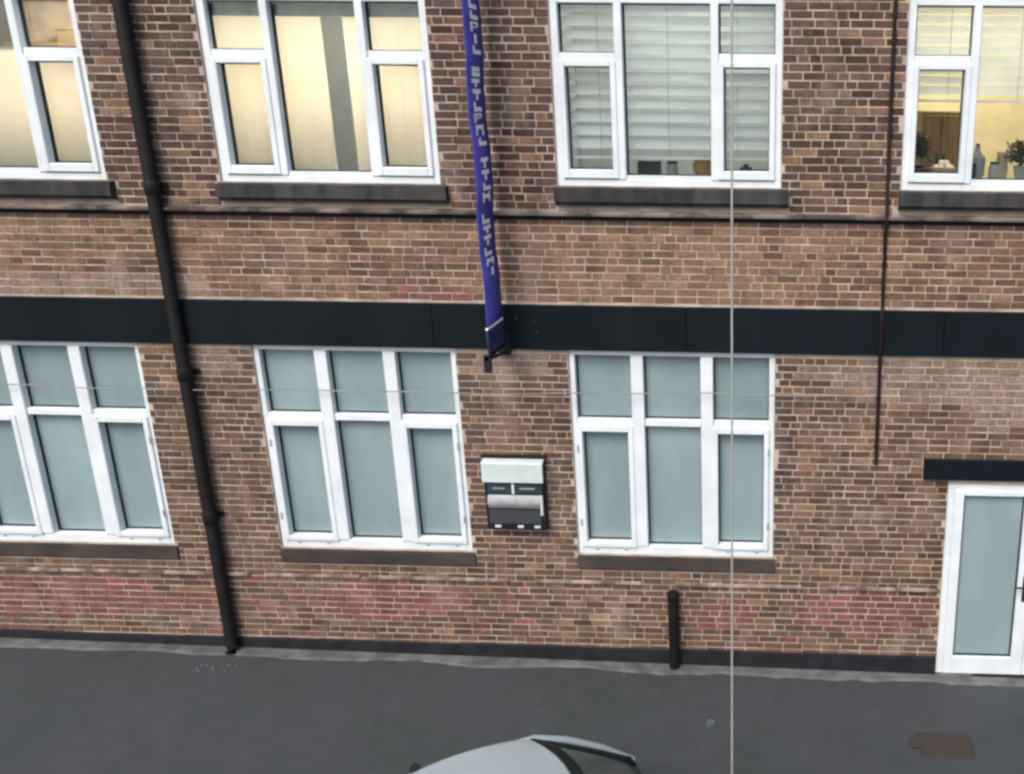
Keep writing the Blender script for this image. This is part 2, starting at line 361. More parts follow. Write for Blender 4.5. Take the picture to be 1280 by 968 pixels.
for k in range(nrow):
    z0 = -.10 + k*CH + JT/2; z1 = z0 + CH - JT
    zm = (z0+z1)/2
    if z1 > ZT: break
    zone = 'low' if zm < .93 else 'pier' if zm < BAND0 else 'mid' if zm < STR0 else 'upper'
    # cut rows at blocked heights: drop rows more than half covered, trim the others
    segs = [(X0, X1)]
    for a, b, c, d in allops:
        if min(z1, d) - max(z0, c) > .006:
            ns = []
            for p, q in segs:
                if b <= p or a >= q: ns.append((p, q)); continue
                if a > p: ns.append((p, a))
                if b < q: ns.append((b, q))
            segs = ns
    x = X0 - random.uniform(0, .3); i = k
    while x < X1:
        hd = (random.random() < (.30 if zone in ('upper', 'pier') else .22)); ln = .092 if hd else .19
        a, b = x + JV/2, x + ln + JV/2; x += ln + JV
        for p, q in segs:
            lo, hi = max(a, p+.006), min(b, q-.006)
            if hi - lo < .035: continue
            full = (lo == a and hi == b)
            edge = None
            for o in OPEN[:7]:
                if o[2]-.1 < zm < o[3]+.05 and (abs(hi-o[0]) < .10 or abs(lo-o[1]) < .10): edge = 1
            zz, ci = pick(zone, lo, zm)
            if edge and random.random() < .5: zz = 'quoin'
            bricks.append((lo, hi, z0, z1, zz, ci, full, hd))
# the 300 whole bricks that show largest stay separate objects
cand = [n for n, b in enumerate(bricks) if b[6]]
cand.sort(key=lambda n: ((bricks[n][0]+bricks[n][1])/2-CAM.x)**2 + (bricks[n][2]-CAM.z)**2 + (0 if not bricks[n][7] else 6))
single = set()
for n in cand:
    b = bricks[n]
    if b[2] > 6.55 or b[0] > 2.4: continue
    single.add(n)
    if len(single) >= 300: break
def rowf(z): return 1 + .22*noise.noise(Vector((3.3, 9.1, z*9.7)))
cache = {}
def brick_mesh(ln, hh, zone, ci):
    key = (round(ln, 3), zone, ci)
    if key not in cache:
        m = MB(); m.box(-ln/2, ln/2, 0, .026, -hh/2, hh/2)
        me = m.mesh('brick', MT['brick']); colour_attr(me, [PAL[zone][ci]]*len(me.polygons)); cache[key] = me
    return cache[key]
rest = MB(); rcol = []
for n, (lo, hi, z0, z1, zone, ci, full, hd) in enumerate(bricks):
    dy = random.uniform(-.004, .003)
    if n in single:
        link('brick', brick_mesh(hi-lo, z1-z0, zone, ci), wall, ((lo+hi)/2, dy, (z0+z1)/2))
    else:
        k0 = len(rest.v); rest.box(lo, hi, dy, .02, z0, z1); rest.v[k0:] = [(a+random.uniform(-.002, .002), b, c+random.uniform(-.0018, .0018)) for a, b, c in rest.v[k0:]]; c = PAL[zone][ci]; j = random.uniform(.88, 1.12)*rowf(z0)
        rcol += [tuple(v*j for v in c)]*6
me = rest.mesh('brickwork', MT['brick'], WL[wall.name]); colour_attr(me, rcol)
tag(link('brickwork', me, wall, WL[wall.name]), kind='stuff')

# ---- bands, sills, courses
xx = X0
for e in (-8.3, -5.9, -3.45, -1.02, 1.42, X1):
    f = MB(); f.box(xx, e-.003, -.035-random.uniform(0, .003), .01, BAND0, BAND1); bevel(obj('fascia_board', f, 'fascia', bld), .005); xx = e
f = MB(); f.prism([(.01, STR0+.028), (-.03, STR0+.030), (-.075, STR0+.036), (-.08, STR0+.060), (.01, STR1-.003)], 'x', X0, X1); obj('string_course', f, 'string', bld)
f = MB(); f.box(X0, X1, -.004, .005, STR0-.012, STR0+.027); obj('string_shadow_band', f, 'plinth', bld)  # dark band standing in for the shadow under the string course
x = X0
while x < X1:                                        # broken pale ledge over the red footing courses
    ln = random.uniform(.5, 1.6)
    e = min(x+ln, X1, DX0-.01 if x < DX0 else X1)
    if not (DX0-.05 < x < DX1):
        f = MB(); f.box(x, e-.01, -.020-random.uniform(0, .012), .012, .918, .945); obj('ledge', f, 'ledge', bld)
    x = e if e > x+.02 else DX1+.01
    if random.random() < .5: x += random.uniform(.05, .35)
f = MB(); rowsP = []
for a, b in ((X0, DX0-.012), (DX1+.012, X1)):
    n = 24
    rows = [[], [], []]
    for k in range(n+1):
        x = a+(b-a)*k/n; zt = .155 + .012*noise.noise(Vector((x*.9, 0, 5))) - .004*(x+3)
        rows[0].append((x, -.026, gz(x)-.05)); rows[1].append((x, -.024, zt)); rows[2].append((x, .011, zt+.012))
    f.grid(rows)
obj('plinth', f, 'plinth', bld)
f = MB(); f.box(1.305, 3.7, -.03, .012, 2.158, 2.374); bevel(obj('lintel', f, 'fascia', bld), .005)
f = MB()
for x in UX: pass
f = MB(); f.box(X0, X1, -.06, .4, ZT+.16, ZT+.26); obj('coping', f, 'stone', bld)

# ------------------------------------------------------------------ windows
FY0, FY1, PY = .028, .135, .108                      # frame front, frame back, pane plane
def ring(mb, x0, x1, z0, z1, wl, wr, wb, wt, y0, y1):
    mb.box(x0, x0+wl, y0, y1, z0, z1); mb.box(x1-wr, x1, y0, y1, z0, z1)
    mb.box(x0+wl, x1-wr, y0, y1, z0, z0+wb); mb.box(x0+wl, x1-wr, y0, y1, z1-wt, z1)
def pane(win, x0, x1, z0, z1, m, ox, oz):
    gk = MB(); ring(gk, ox+x0, ox+x1, oz+z0, oz+z1, .013, .009, .011, .007, PY-.018, PY+.012)
    p = MB(); p.box(ox+x0+.006, ox+x1-.006, PY, PY+.006, oz+z0+.006, oz+z1-.006)
    obj('pane', p, m, win); obj('gasket', gk, 'gasket', win)
def ground_window(ox):
    oz = GZ0; f = MB(); W, H = GW, GH
    ring(f, ox, ox+W, oz, oz+H, .055, .055, .095, .058, FY0, FY1)
    win = bevel(obj('window', f, 'white', bld, at=(ox, 0, oz)), .005)
    for a, b in ((.60, .722), (1.278, 1.40)):
        m = MB(); m.box(ox+a, ox+b, FY0-.012, FY1-.01, oz+.095, oz+H-.058); bevel(obj('mullion', m, 'white', win), .006)
    for a, b in ((.055, .60), (.722, 1.278), (1.40, 1.945)):
        m = MB(); m.box(ox+a, ox+b, FY0+.004, FY1-.012, oz+1.40, oz+1.468); bevel(obj('transom', m, 'white', win), .005)
        pane(win, a, b, 1.468, H-.058, 'frost', ox, oz)
    for a, b in ((.055, .60), (1.40, 1.945)):
        m = MB(); ring(m, ox+a-.008, ox+b+.008, oz+.082, oz+1.408, .053, .053, .053, .068, FY0-.022, FY1-.02)
        bevel(obj('casement', m, 'white', win), .006)
        pane(win, a+.045, b-.045, .135, 1.34, 'frost', ox, oz)
        hxx = ox+a-.010 if a < .5 else ox+b-.006
        for hz in (.32, 1.12):
            m = MB(); m.box(hxx, hxx+.016, FY0-.027, FY0-.0225, oz+hz, oz+hz+.075); obj('hinge', m, 'grey', win)
        for sx_ in (.12, .42):
            m = MB(); m.box(ox+a+sx_, ox+a+sx_+.035, FY0-.004, FY0-.001, oz+.045, oz+.053); obj('drain_slot', m, 'gasket', win)
    pane(win, .722, 1.278, .095, 1.40, 'frost', ox, oz)
    s = MB(); s.prism([(.02, oz-.004), (-.020, oz-.014), (-.026, oz-.148), (.004, oz-.175)], 'x', ox-.002, ox+W+.03)
    obj('sill', s, 'brownsill', win)
    return win
def upper_window(ox):
    oz = UZ0; f = MB(); W, H = UW, UH
    ring(f, ox, ox+W, oz, oz+H, .072, .066, .062, .10, FY0, FY1)
    win = bevel(obj('window', f, 'white', bld, at=(ox, 0, oz)), .005)
    for a, b in ((.565, .636), (1.414, 1.486)):
        m = MB(); m.box(ox+a, ox+b, FY0-.010, FY1-.01, oz+.062, oz+H-.10); bevel(obj('mullion', m, 'white', win), .006)
    m = MB(); m.box(ox+.636, ox+1.414, FY0+.006, FY1-.012, oz+.062, oz+.098); obj('bottom_rail', m, 'white', win)
    pane(win, .636, 1.414, .098, H-.10, 'glass', ox, oz)
    for a, b in ((.072, .565), (1.486, 1.984)):
        m = MB(); m.box(ox+a, ox+b, FY0+.004, FY1-.012, oz+1.085, oz+1.16); bevel(obj('transom', m, 'white', win), .005)
        pane(win, a, b, 1.16, H-.10, 'glass', ox, oz)
        m = MB(); ring(m, ox+a-.008, ox+b+.008, oz+.070, oz+1.092, .052, .052, .078, .050, FY0-.022, FY1-.02)
        bevel(obj('casement', m, 'white', win), .006)
        pane(win, a+.044, b-.044, .148, 1.042, 'glass', ox, oz)
    s = MB(); s.prism([(.02, oz-.003), (-.075, oz-.016), (-.08, oz-.135), (-.05, oz-.14), (-.045, oz-.172), (.012, oz-.175)], 'x', ox-.015, ox+W+.075)
    obj('sill', s, 'stone', win)
    b = MB(); b.box(ox-.03, ox+W+.03, .302, .52, oz+.045, oz+.075); obj('window_board', b, 'white', win)
    b = MB(); b.box(ox, ox+W, .137, .30, oz+.045, oz+.0745); obj('inner_ledge', b, 'white', win)
    return win
for x in GX: ground_window(x)
for x in UX: upper_window(x)
SILLZ = UZ0+.0755

# ------------------------------------------------------------------ door
d = MB(); DW = DX1-DX0
zb = gz(2.4)+.02
d.box(DX0, DX0+.07, .02, .14, zb, DZ1); d.box(DX1-.07, DX1, .02, .14, zb, DZ1); d.box(DX0+.07, DX1-.07, .02, .14, DZ1-.07, DZ1)
door = bevel(obj('door', d, 'white', bld, at=(DX0, .02, zb)), .005)
th = MB(); th.box(DX0-.01, DX1+.01, -.035, .16, zb-.08, zb+.004); obj('threshold', th, 'plinth', door)
for k, (a, b) in enumerate(((DX0+.07, DX0+.902), (DX0+.905, DX1-.07))):
    lf = MB(); ring(lf, a, b, zb+.008, DZ1-.07, .10, .125, .20, .06, .005, .075)
    leaf = bevel(obj('door_leaf', lf, 'white', door), .006)
    gk = MB(); ring(gk, a+.10, b-.125, zb+.208, DZ1-.13, .014, .014, .014, .01, .04, .08); obj('gasket', gk, 'gasket', door)
    pn = MB(); pn.box(a+.106, b-.131, .058, .066, zb+.214, DZ1-.136); obj('pane', pn, 'frost', door)
hn = MB()
hx = DX0+.07+.832-.055
hn.box(hx-.02, hx+.02, -.008, .004, .82, 1.10); hn.tube([(hx, -.006, 1.0), (hx, -.05, 1.0), (hx-.11, -.055, 1.0)], .011, 10)
obj('handle', hn, 'dark', door)
bar = MB(); bar.tube([(hx+.115, .0, .55), (hx+.115, -.06, .58), (hx+.115, -.06, 1.62), (hx+.115, .0, 1.65)], .016, 10); obj('pull_bar', bar, 'dark', door)

# ------------------------------------------------------------------ curtains and blinds
def curtain(label, panels, z0, z1, rail, group=None):
    t = thing('curtain', label, 'curtain', ((panels[0][0]+panels[-1][1])/2, .24, SILLZ), group)
    for a, b in panels:
        m = MB(); n = 40; rows = []
        for zz in (z0, (z0+z1)/2, z1):
            rows.append([(a+(b-a)*k/n, .158+.004*math.sin(k*.62+a*3)+.002*math.sin(k*1.7), zz) for k in range(n+1)])
        m.grid(rows); m.smooth = True
        o = obj('fabric', m, 'cream', t)
        so = o.modifiers.new('thick', 'SOLIDIFY'); so.thickness = .004
    r = MB(); r.box(rail[0], rail[1], .142, .172, z1-.004, z1+rail[2]); obj('rail', r, 'greyrail', t)
    return t
curtain('cream panel curtain parted by a narrow gap, in the upper window beside the blue banner', [(-5.30, -4.285), (-4.085, -3.29)], SILLZ+.003, 6.43, (-5.30, -3.29, .11))
curtain('plain cream half curtain in the upper window at the far left', [(-8.42, -6.42)], SILLZ+.005, 6.13, (-8.42, -6.42, .02))
def blind(label, x0, x1, z0, z1, y=.215, pitch=.066, tilt=.62):
    t = thing('venetian_blind', label, 'blind', ((x0+x1)/2, y, z0))
    h = MB(); h.box(x0, x1, y-.03, y+.03, z1, z1+.07); obj('head_rail', h, 'slat', t)
    n = int((z1-z0)/pitch); sm = None
    for k in range(n):
        z = z1 - .03 - k*pitch
        if sm is None:
            m = MB(); hw = pitch*.47; rows = []
            for q in range(5):
                v = (q/4-.5)*2; yy = v*hw*math.cos(tilt+.55)*.95; zz2 = v*hw*math.sin(tilt+.55) ; cv = .006*(1-v*v)
                rows.append([(x0, y+yy-cv, z+zz2), (x1, y+yy-cv, z+zz2)])
            m.grid(rows); m.smooth = True; sm = m.mesh('slat', MT['slat'], (0, y, z))
        o = link('slat', sm, t, (0, y, z))
        o.rotation_euler.x = random.uniform(-.10, .10)
    b = MB(); b.box(x0, x1, y-.018, y+.018, z1-.03-n*pitch-.02, z1-.03-n*pitch+.005); obj('bottom_rail', b, 'slat', t)
    for fx in (.18, .5, .82):
        xx = x0+(x1-x0)*fx
        c = MB(); c.tube([(xx, y-.036, z1), (xx, y-.036, z1-.03-n*pitch)], .0025, 6); obj('ladder_cord', c, 'greyrail', t)
    return t
blind('pale grey slatted blind lowered almost to the sill, upper window right of the blue banner', -2.15, -.19, 5.25, 6.56, y=.190, pitch=.118, tilt=.30)
blind('grey slatted blind pulled halfway down over the yellow room', .99, 2.94, 5.72, 6.56, y=.190, pitch=.085, tilt=.8)

# ---- lamps and furniture in the rooms
def lamp(x, y, label):
    t = thing('pendant_lamp', label, 'lamp', (x, y, 7.2))
    c = MB(); c.tube([(x, y, 7.2), (x, y, 6.98)], .008, 8); obj('flex', c, 'dark', t)
    s = MB(); s.lathe((x, y, 6.75), [(.03, .23), (.16, .20), (.21, .04), (.19, 0)], 20); obj('shade', s, 'lamp', t)
lamp(1.9, 1.6, 'lit warm pendant lamp in the yellow room behind the half lowered blind')
for x, mm, lb in ((-4.3, 'panelwarm', 'lit warm ceiling panel in the room behind the parted cream curtain'), (-7.4, 'panelwarm', 'lit warm ceiling panel in the room behind the plain half curtain'), (-1.17, 'blindfill', 'added unseen cool fill panel in the room behind the lowered slatted blind')):
    t = thing('light_panel', lb, 'ceiling light', (x, 1.8, 7.2))
    c = MB(); c.box(x-.62, x+.62, 1.48, 2.12, 7.15, 7.198); obj('housing', c, 'white', t)
    c = MB(); c.box(x-.6, x+.6, 1.5, 2.1, 7.135, 7.149); obj('diffuser', c, mm, t)
# ---- things on the sill of the yellow room
z = SILLZ
t = thing('cupboard', 'brown wooden cupboard standing inside the yellow room behind the sill', 'cupboard', (1.40, 1.15, 4.6))
m = MB(); m.box(1.23, 1.62, .95, 1.35, 4.6, 5.66); bevel(obj('carcass', m, 'wood', t), .01)
for a, b in ((1.245, 1.42), (1.43, 1.605)):
    m = MB(); m.box(a, b, .93, .948, 4.75, 5.62); bevel(obj('door', m, 'wood', t), .006)
    k = MB(); k.box(b-.04 if a < 1.3 else a+.02, b-.02 if a < 1.3 else a+.04, .912, .928, 5.15, 5.25); obj('handle', k, 'dark', t)
t = thing('potted_plant', 'bushy dark plant in a black pot at the left end of the yellow room sill', 'plant', (1.07, .40, z))
m = MB(); m.lathe((1.13, .40, z), [(.05, 0), (.075, .12), (.08, .13), (.06, .125)], 16); obj('pot', m, 'dark', t)
def leaves(t, cx, cy, cz, rx, rz, n, name='foliage'):
    m = MB()
    for k in range(n):
        a = random.uniform(0, 2*PI); e = random.uniform(-.4, 1.4); r = random.uniform(.3, 1)
        p = Vector((cx+rx*r*math.cos(a)*math.cos(e), cy+rx*.8*r*math.sin(a)*math.cos(e), cz+rz*r*math.sin(e)))
        d = Vector((random.uniform(-1, 1), random.uniform(-1, 1), random.uniform(-.3, 1))).normalized(); q = d.orthogonal().normalized(); L = random.uniform(.04, .07)
        i = len(m.v); m.v += [tuple(p), tuple(p+d*L*.5+q*L*.25), tuple(p+d*L), tuple(p+d*L*.5-q*L*.25)]; m.f.append((i, i+1, i+2, i+3))
    return obj(name, m, 'leaf', t)
tag(leaves(t, 1.13, .40, z+.24, .13, .20, 520), kind='stuff')
t = thing('bowl', 'tan bowl heaped with ivory eggs on the sill in front of the wooden cupboard', 'bowl', (1.385, .42, z))
m = MB(); m.lathe((1.385, .42, z), [(.05, 0), (.11, .05), (.135, .105), (.128, .108), (.10, .06)], 22); obj('dish', m, 'tan', t)
for k in range(9):
    a = k*2*PI/6; rr = .07 if k < 6 else .03
    e = MB(); c0 = (1.385+rr*math.cos(a), .42+rr*math.sin(a), z+(.095 if k < 6 else .135))
    e.lathe(c0, [(.008, -.035), (.028, -.02), (.033, 0), (.026, .022), (.008, .036)], 10); obj('egg', e, 'ivory', t)
t = thing('box', 'small black box lying on the sill under the dark bushy plant', 'box', (1.17, .27, z))
m = MB(); m.box(1.05, 1.22, .20, .30, z, z+.085); bevel(obj('body', m, 'dark', t), .006)
m = MB(); m.box(1.048, 1.222, .198, .302, z+.0855, z+.10); obj('lid', m, 'dark', t)
def jug(name, x, y, prof, mm, label, cat, neck=None):
    t = thing(name, label, cat, (x, y, z))
    m = MB(); m.lathe((x, y, z), prof, 20); obj('body', m, mm, t)
    if neck: n2 = MB(); n2.lathe((x, y, z), neck, 16); obj('stopper', n2, 'dark', t)
jug('bottle', 1.70, .44, [(.05, 0), (.075, .05), (.078, .20), (.03, .25), (.022, .29), (.026, .30)], 'grey', 'squat grey bottle with a dark stopper right of the mullion before the yellow wall', 'bottle', [(.018, .301), (.02, .325)])
jug('mug', 1.63, .32, [(.04, 0), (.046, .02), (.046, .15), (.042, .152), (.038, .03)], 'navy', 'navy blue mug on the sill beside the squat grey bottle', 'mug')
jug('vase', 1.93, .42, [(.045, 0), (.06, .10), (.045, .21), (.05, .25), (.04, .24)], 'tan', 'slim tan vase in the middle of the yellow room sill', 'vase')
jug('jar', 1.84, .30, [(.05, 0), (.055, .03), (.055, .12), (.04, .14), (.04, .15)], 'grey', 'short grey jar in front of the slim tan vase', 'jar', [(.045, .1505), (.045, .17)])
t = thing('potted_plant', 'low dark plant in a grey pot right of the slim tan vase', 'plant', (2.12, .40, z))
m = MB(); m.lathe((2.12, .40, z), [(.06, 0), (.085, .12), (.09, .13), (.07, .125)], 16); obj('pot', m, 'grey', t)
tag(leaves(t, 2.10, .40, z+.19, .17, .16, 380), kind='stuff')
# ---- things under the big blind
t = thing('box', 'flat dark case on the sill under the blind, in the left casement', 'box', (-1.80, .30, z))
m = MB(); m.box(-1.90, -1.72, .25, .36, z, z+.05); bevel(obj('body', m, 'dark', t), .006)
m = MB(); m.box(-1.85, -1.77, .242, .249, z+.02, z+.035); obj('clasp', m, 'grey', t)
t = thing('box', 'dark square speaker box on the sill under the blind, left in the wide pane', 'speaker', (-1.36, .30, z))
m = MB(); m.box(-1.49, -1.28, .26, .38, z, z+.14); bevel(obj('body', m, 'dark', t), .006)
m = MB(); m.lathe((-1.385, .32, z+.1405), [(.05, 0), (.04, .006)], 16); obj('dial', m, 'grey', t)
jug('jar', -1.17, .32, [(.05, 0), (.055, .02), (.055, .11), (.05, .115)], 'grey', 'grey lidded jar beside the dark speaker box under the blind', 'jar', [(.05, .1155), (.048, .14)])
t = thing('basket', 'round orange brown wicker basket on the sill at the right end of the wide pane', 'basket', (-.86, .34, z))
m = MB(); m.lathe((-.86, .34, z), [(.08, 0), (.115, .05), (.12, .11), (.10, .15)], 22); obj('body', m, 'wicker', t)
m = MB(); m.lathe((-.86, .34, z), [(.104, .1505), (.09, .17), (.02, .185)], 22); obj('lid', m, 'wicker', t)
t = thing('camera', 'little black boxy camera on the sill in the right casement under the blind', 'camera', (-.47, .30, z))
m = MB(); m.box(-.53, -.42, .25, .33, z, z+.095); m.box(-.50, -.45, .26, .32, z+.0955, z+.12); bevel(obj('body', m, 'dark', t), .005)
m = MB(); m.tube([(-.475, .249, z+.05), (-.475, .205, z+.05)], .03, 14); obj('lens', m, 'darkpanel', t)
# ---- shelf in the left room
t = thing('shelf', 'brown wall shelf seen above the half curtain at the far left', 'shelf', (-8.5, 2.85, 6.28))
m = MB(); m.box(-9.4, -7.7, 2.75, 2.995, 6.28, 6.32); m.box(-9.4, -7.7, 2.75, 2.995, 6.86, 6.90); m.box(-7.75, -7.7, 2.75, 2.995, 6.322, 6.858); obj('boards', m, 'wood', t)
m = MB(); m.box(-9.4, -7.752, 2.985, 2.998, 6.322, 6.858); obj('back', m, 'tan', t)
t = thing('box', 'flat brown carton lying on the brown shelf above the half curtain', 'box', (-8.45, 2.85, 6.32))
m = MB(); m.box(-8.75, -8.1, 2.77, 2.96, 6.321, 6.46); bevel(obj('body', m, 'gold', t), .004)
m = MB(); m.box(-8.76, -8.09, 2.76, 2.97, 6.461, 6.50); obj('lid', m, 'gold', t)

# ------------------------------------------------------------------ drainpipe
DP = -5.912; py = -.085
t = thing('drainpipe', 'black cast iron drainpipe running full height down the brick wall', 'drainpipe', (DP, py, gz(DP)))
m = MB(); m.tube([(DP, py, 8.2), (DP, py, gz(DP)+.16), (DP, py-.015, gz(DP)+.08), (DP, py-.05, gz(DP)+.012)], .062, 16); obj('pipe', m, 'iron', t)
for zc_ in (7.0, 4.93, 3.14, 1.62):
    m = MB(); m.lathe((DP, py, zc_-.07), [(.063, 0), (.070, .01), (.070, .11), (.064, .13)], 16); obj('collar', m, 'iron', t)
    m = MB(); m.box(DP-.085, DP+.10, -.028, -.004, zc_-.025, zc_+.025); obj('bracket', m, 'iron', t)
# stub pipe at the foot
sx = -1.197
t = thing('standpipe', 'short black vent pipe at the foot of the wall under the right window', 'pipe', (sx, -.07, gz(sx)))
m = MB(); m.tube([(sx, -.072, gz(sx)-.02), (sx, -.072, .80)], .056, 16); obj('pipe', m, 'iron', t)
m = MB(); m.lathe((sx, -.072, .79), [(.0575, 0), (.060, .004), (.060, .070), (.056, .078)], 16); obj('cap', m, 'iron', t)
m = MB(); m.box(sx-.065, sx+.065, -.022, -.004, .52, .55); obj('bracket', m, 'iron', t)
# conduit
t = thing('cable', 'thin dark cable running straight down the wall left of the yellow room', 'cable', (.826, -.02, 2.31))
m = MB(); m.tube([(.826, -.018, 8.2), (.823, -.018, 5.6), (.828, -.022, 4.85), (.828, -.066, 4.77), (.828, -.066, 4.66), (.826, -.020, 4.58), (.827, -.020, 3.90), (.827, -.052, 3.868), (.827, -.052, 3.42), (.828, -.020, 3.37), (.833, -.016, 2.31)], .018, 8); obj('sheath', m, 'darkcable', t)
for zc_ in (6.3, 5.5, 4.3, 3.0, 2.5):
    m = MB(); m.box(.803, .851, -.034, .001, zc_-.008, zc_+.008); obj('clip', m, 'iron', t)
# horizontal service cable across the ground floor windows
m = MB(); pts = []
for k in range(60):
    x = X0+.2 + k*(.55-X0)/59; pts.append((x, -.075-.03*math.sin(k*.35), 2.978 + .000*(x+8) + (.011*max(0, x+4.6)) + .006*math.sin(k*.9)))
m.tube(pts, .0065, 6)
tag(obj('service_cable', m, 'greycable', at=(-3, -.09, 2.98)), 'thin grey service cable slung level across the ground floor windows', 'cable')
# hanging cord near the camera
m = MB(); m.tube([(-.136, -6.5, 9.2), (-.137, -6.5, 6.2), (-.1405, -6.5, 3.9), (-.145, -6.5, .02)], .0025, 8)
tag(obj('hanging_cord', m, 'cord', at=(-.14, -6.5, .02)), 'slender pale cord hanging straight down in front of the whole facade', 'cord')

# ------------------------------------------------------------------ projecting banner
bx = -2.772
t = thing('banner', 'narrow blue vertical banner with white lettering projecting from the wall', 'banner', (bx, -.05, 3.45))
m = MB(); rows = []
n = 60
for k in range(n+1):
    z_ = 3.735 + (7.7-3.735)*k/n
    wob = .016*math.sin(k*.37)+.006*math.sin(k*1.1)
    rows.append([(bx+wob*.6, -.06, z_), (bx+wob, -.28, z_), (bx+wob*.5, -.50, z_)])
m.grid(rows); m.smooth = True
o = obj('fabric', m, 'banner', t); so = o.modifiers.new('thick', 'SOLIDIFY'); so.thickness = .006; so.offset = 0
m = MB(); m.grid([[(bx, -.06, 3.50), (bx, -.50, 3.50)], [(bx, -.06, 3.733), (bx, -.50, 3.733)]])
o = obj('hem', m, 'bannerlow', t); so = o.modifiers.new('thick', 'SOLIDIFY'); so.thickness = .010; so.offset = 0
m = MB(); m.box(bx-.008, bx+.012, -.505, -.055, 3.725, 3.745); obj('hem_bar', m, 'lettering', t)
# white lettering on the side that faces the camera: one mesh per character, running down the cloth
zz = 4.20
random.seed(31)
GL = ['T', 'L', 'C', 'I', 'F', 'A', 'H']
def letter(kind, z0, h):
    y0, y1 = -.385, -.185; ym = (y0+y1)/2; q = .036; P = MB()
    def st(za, zb, ya, yb):
        i = len(P.v); x_ = bx+.0125+.016*math.sin((z0+h/2-3.735)*60/3.965*.37)+.006*math.sin((z0+h/2-3.735)*60/3.965*1.1)
        P.v += [(x_, ya, za), (x_, yb, za), (x_, yb, zb), (x_, ya, zb)]; P.f.append((i, i+1, i+2, i+3))
    if kind == 'T': st(z0, z0+h, ym-q*.8, ym+q*.8); st(z0+h-q, z0+h, y0, ym-q*.8); st(z0+h-q, z0+h, ym+q*.8, y1)
    elif kind == 'L': st(z0, z0+h, y0, y0+q*1.5); st(z0, z0+q, y0+q*1.5, y1)
    elif kind == 'C': st(z0, z0+h, y0, y0+q*1.5); st(z0, z0+q, y0+q*1.5, y1); st(z0+h-q, z0+h, y0+q*1.5, y1)
    elif kind == 'I': st(z0, z0+h, ym-q, ym+q)
    elif kind == 'F': st(z0, z0+h, y0, y0+q*1.5); st(z0+h-q, z0+h, y0+q*1.5, y1); st(z0+h*.4, z0+h*.4+q*.8, y0+q*1.5, y1-.05)
    elif kind == 'A': st(z0, z0+h, y0, y0+q*1.3); st(z0, z0+h, y1-q*1.3, y1); st(z0+h-q, z0+h, y0+q*1.3, y1-q*1.3)
    else: st(z0, z0+h, y0, y0+q*1.3); st(z0, z0+h, y1-q*1.3, y1); st(z0+h*.4, z0+h*.4+q, y0+q*1.3, y1-q*1.3)
    obj('letter', P, 'lettering', t)
for wn in (6, 4, 7, 6, 5, 7, 5, 6, 4):
    for q in range(wn):
        h = random.choice((.07, .08, .09)); letter(random.choice(GL), zz, h); zz += h+.016
    zz += .085
    if zz > 7.2: break
for za in (3.475, 7.72):
    m = MB(); m.tube([(bx, -.03, za), (bx, -.56, za)], .020, 10); obj('arm', m, 'bracket', t)
    m = MB(); m.box(bx-.06, bx+.06, -.055, -.030 if za < 4 else -.004, za-.10, za+.13); obj('wall_plate', m, 'bracket', t)
m = MB(); m.tube([(bx+.01, -.045, 3.40), (bx+.01, -.45, 3.455)], .016, 8); m.box(bx-.03, bx+.03, -.56, -.515, 3.34, 3.50); obj('strut', m, 'bracket', t)
for dx, dz in ((.10, .13), (.27, .10), (.29, .0)):
    m = MB(); m.lathe((bx+dx+.03, -.040, 3.60+dz), [(.012, 0), (.012, .012)], 8); obj('bolt', m, 'darkpanel', t)

# ------------------------------------------------------------------ wall cabinet
bx0, bx1 = -3.062, -2.462
t = thing('wall_cabinet', 'square wall cabinet with a pale hood and dark panels between two windows', 'cabinet', (-2.76, -.01, 1.545))
m = MB(); m.box(bx0-.03, bx1+.02, -.05, .004, 2.309, 2.329); obj('hood_shadow_strip', m, 'bracket', t)  # black strip drawn in for the shadow gap above the hood
m = MB(); m.box(bx0, bx1, -.09, .008, 1.545, 2.24); bevel(obj('housing', m, 'bracket', t), .006)
m = MB(); m.prism([(.002, 2.308), (-.115, 2.288), (-.125, 2.275), (-.128, 2.075), (-.0915, 2.07), (-.0915, 2.25), (.002, 2.286)], 'x', bx0-.008, bx1+.002); bevel(obj('hood', m, 'hood', t), .008, 2)
for a, b in ((bx0+.035, -2.787), (-2.757, bx1-.02)):
    m = MB(); m.box(a, b, -.099, -.091, 1.95, 2.055); obj('display_panel', m, 'slot', t)
    k = MB(); k.box(a+.05, b-.07, -.102, -.0995, 1.995, 2.012); obj('trim_strip', k, 'grey', t)
m = MB(); m.box(-2.784, -2.760, -.104, -.091, 1.945, 2.06); obj('divider', m, 'hood', t)
m = MB(); pr = [(-.092, 1.785)] + [(-.092-.03*math.sin(PI*k/8), 1.785+.145*k/8) for k in range(1, 8)] + [(-.092, 1.93)]
m.prism(pr, 'x', bx0+.03, bx1-.045); m.smooth = True; obj('flap', m, 'chrome', t)
m = MB(); m.box(bx1-.043, bx1-.018, -.112, -.091, 1.72, 1.93); obj('latch', m, 'hood', t)
m = MB(); m.box(bx0+.03, bx1-.045, -.097, -.091, 1.62, 1.77); obj('lower_panel', m, 'darkpanel', t)
for xx in (-2.95, -2.72, -2.55):
    m = MB(); m.box(xx-.03, xx+.03, -.101, -.091, 1.575, 1.60); obj('clasp', m, 'hood', t)

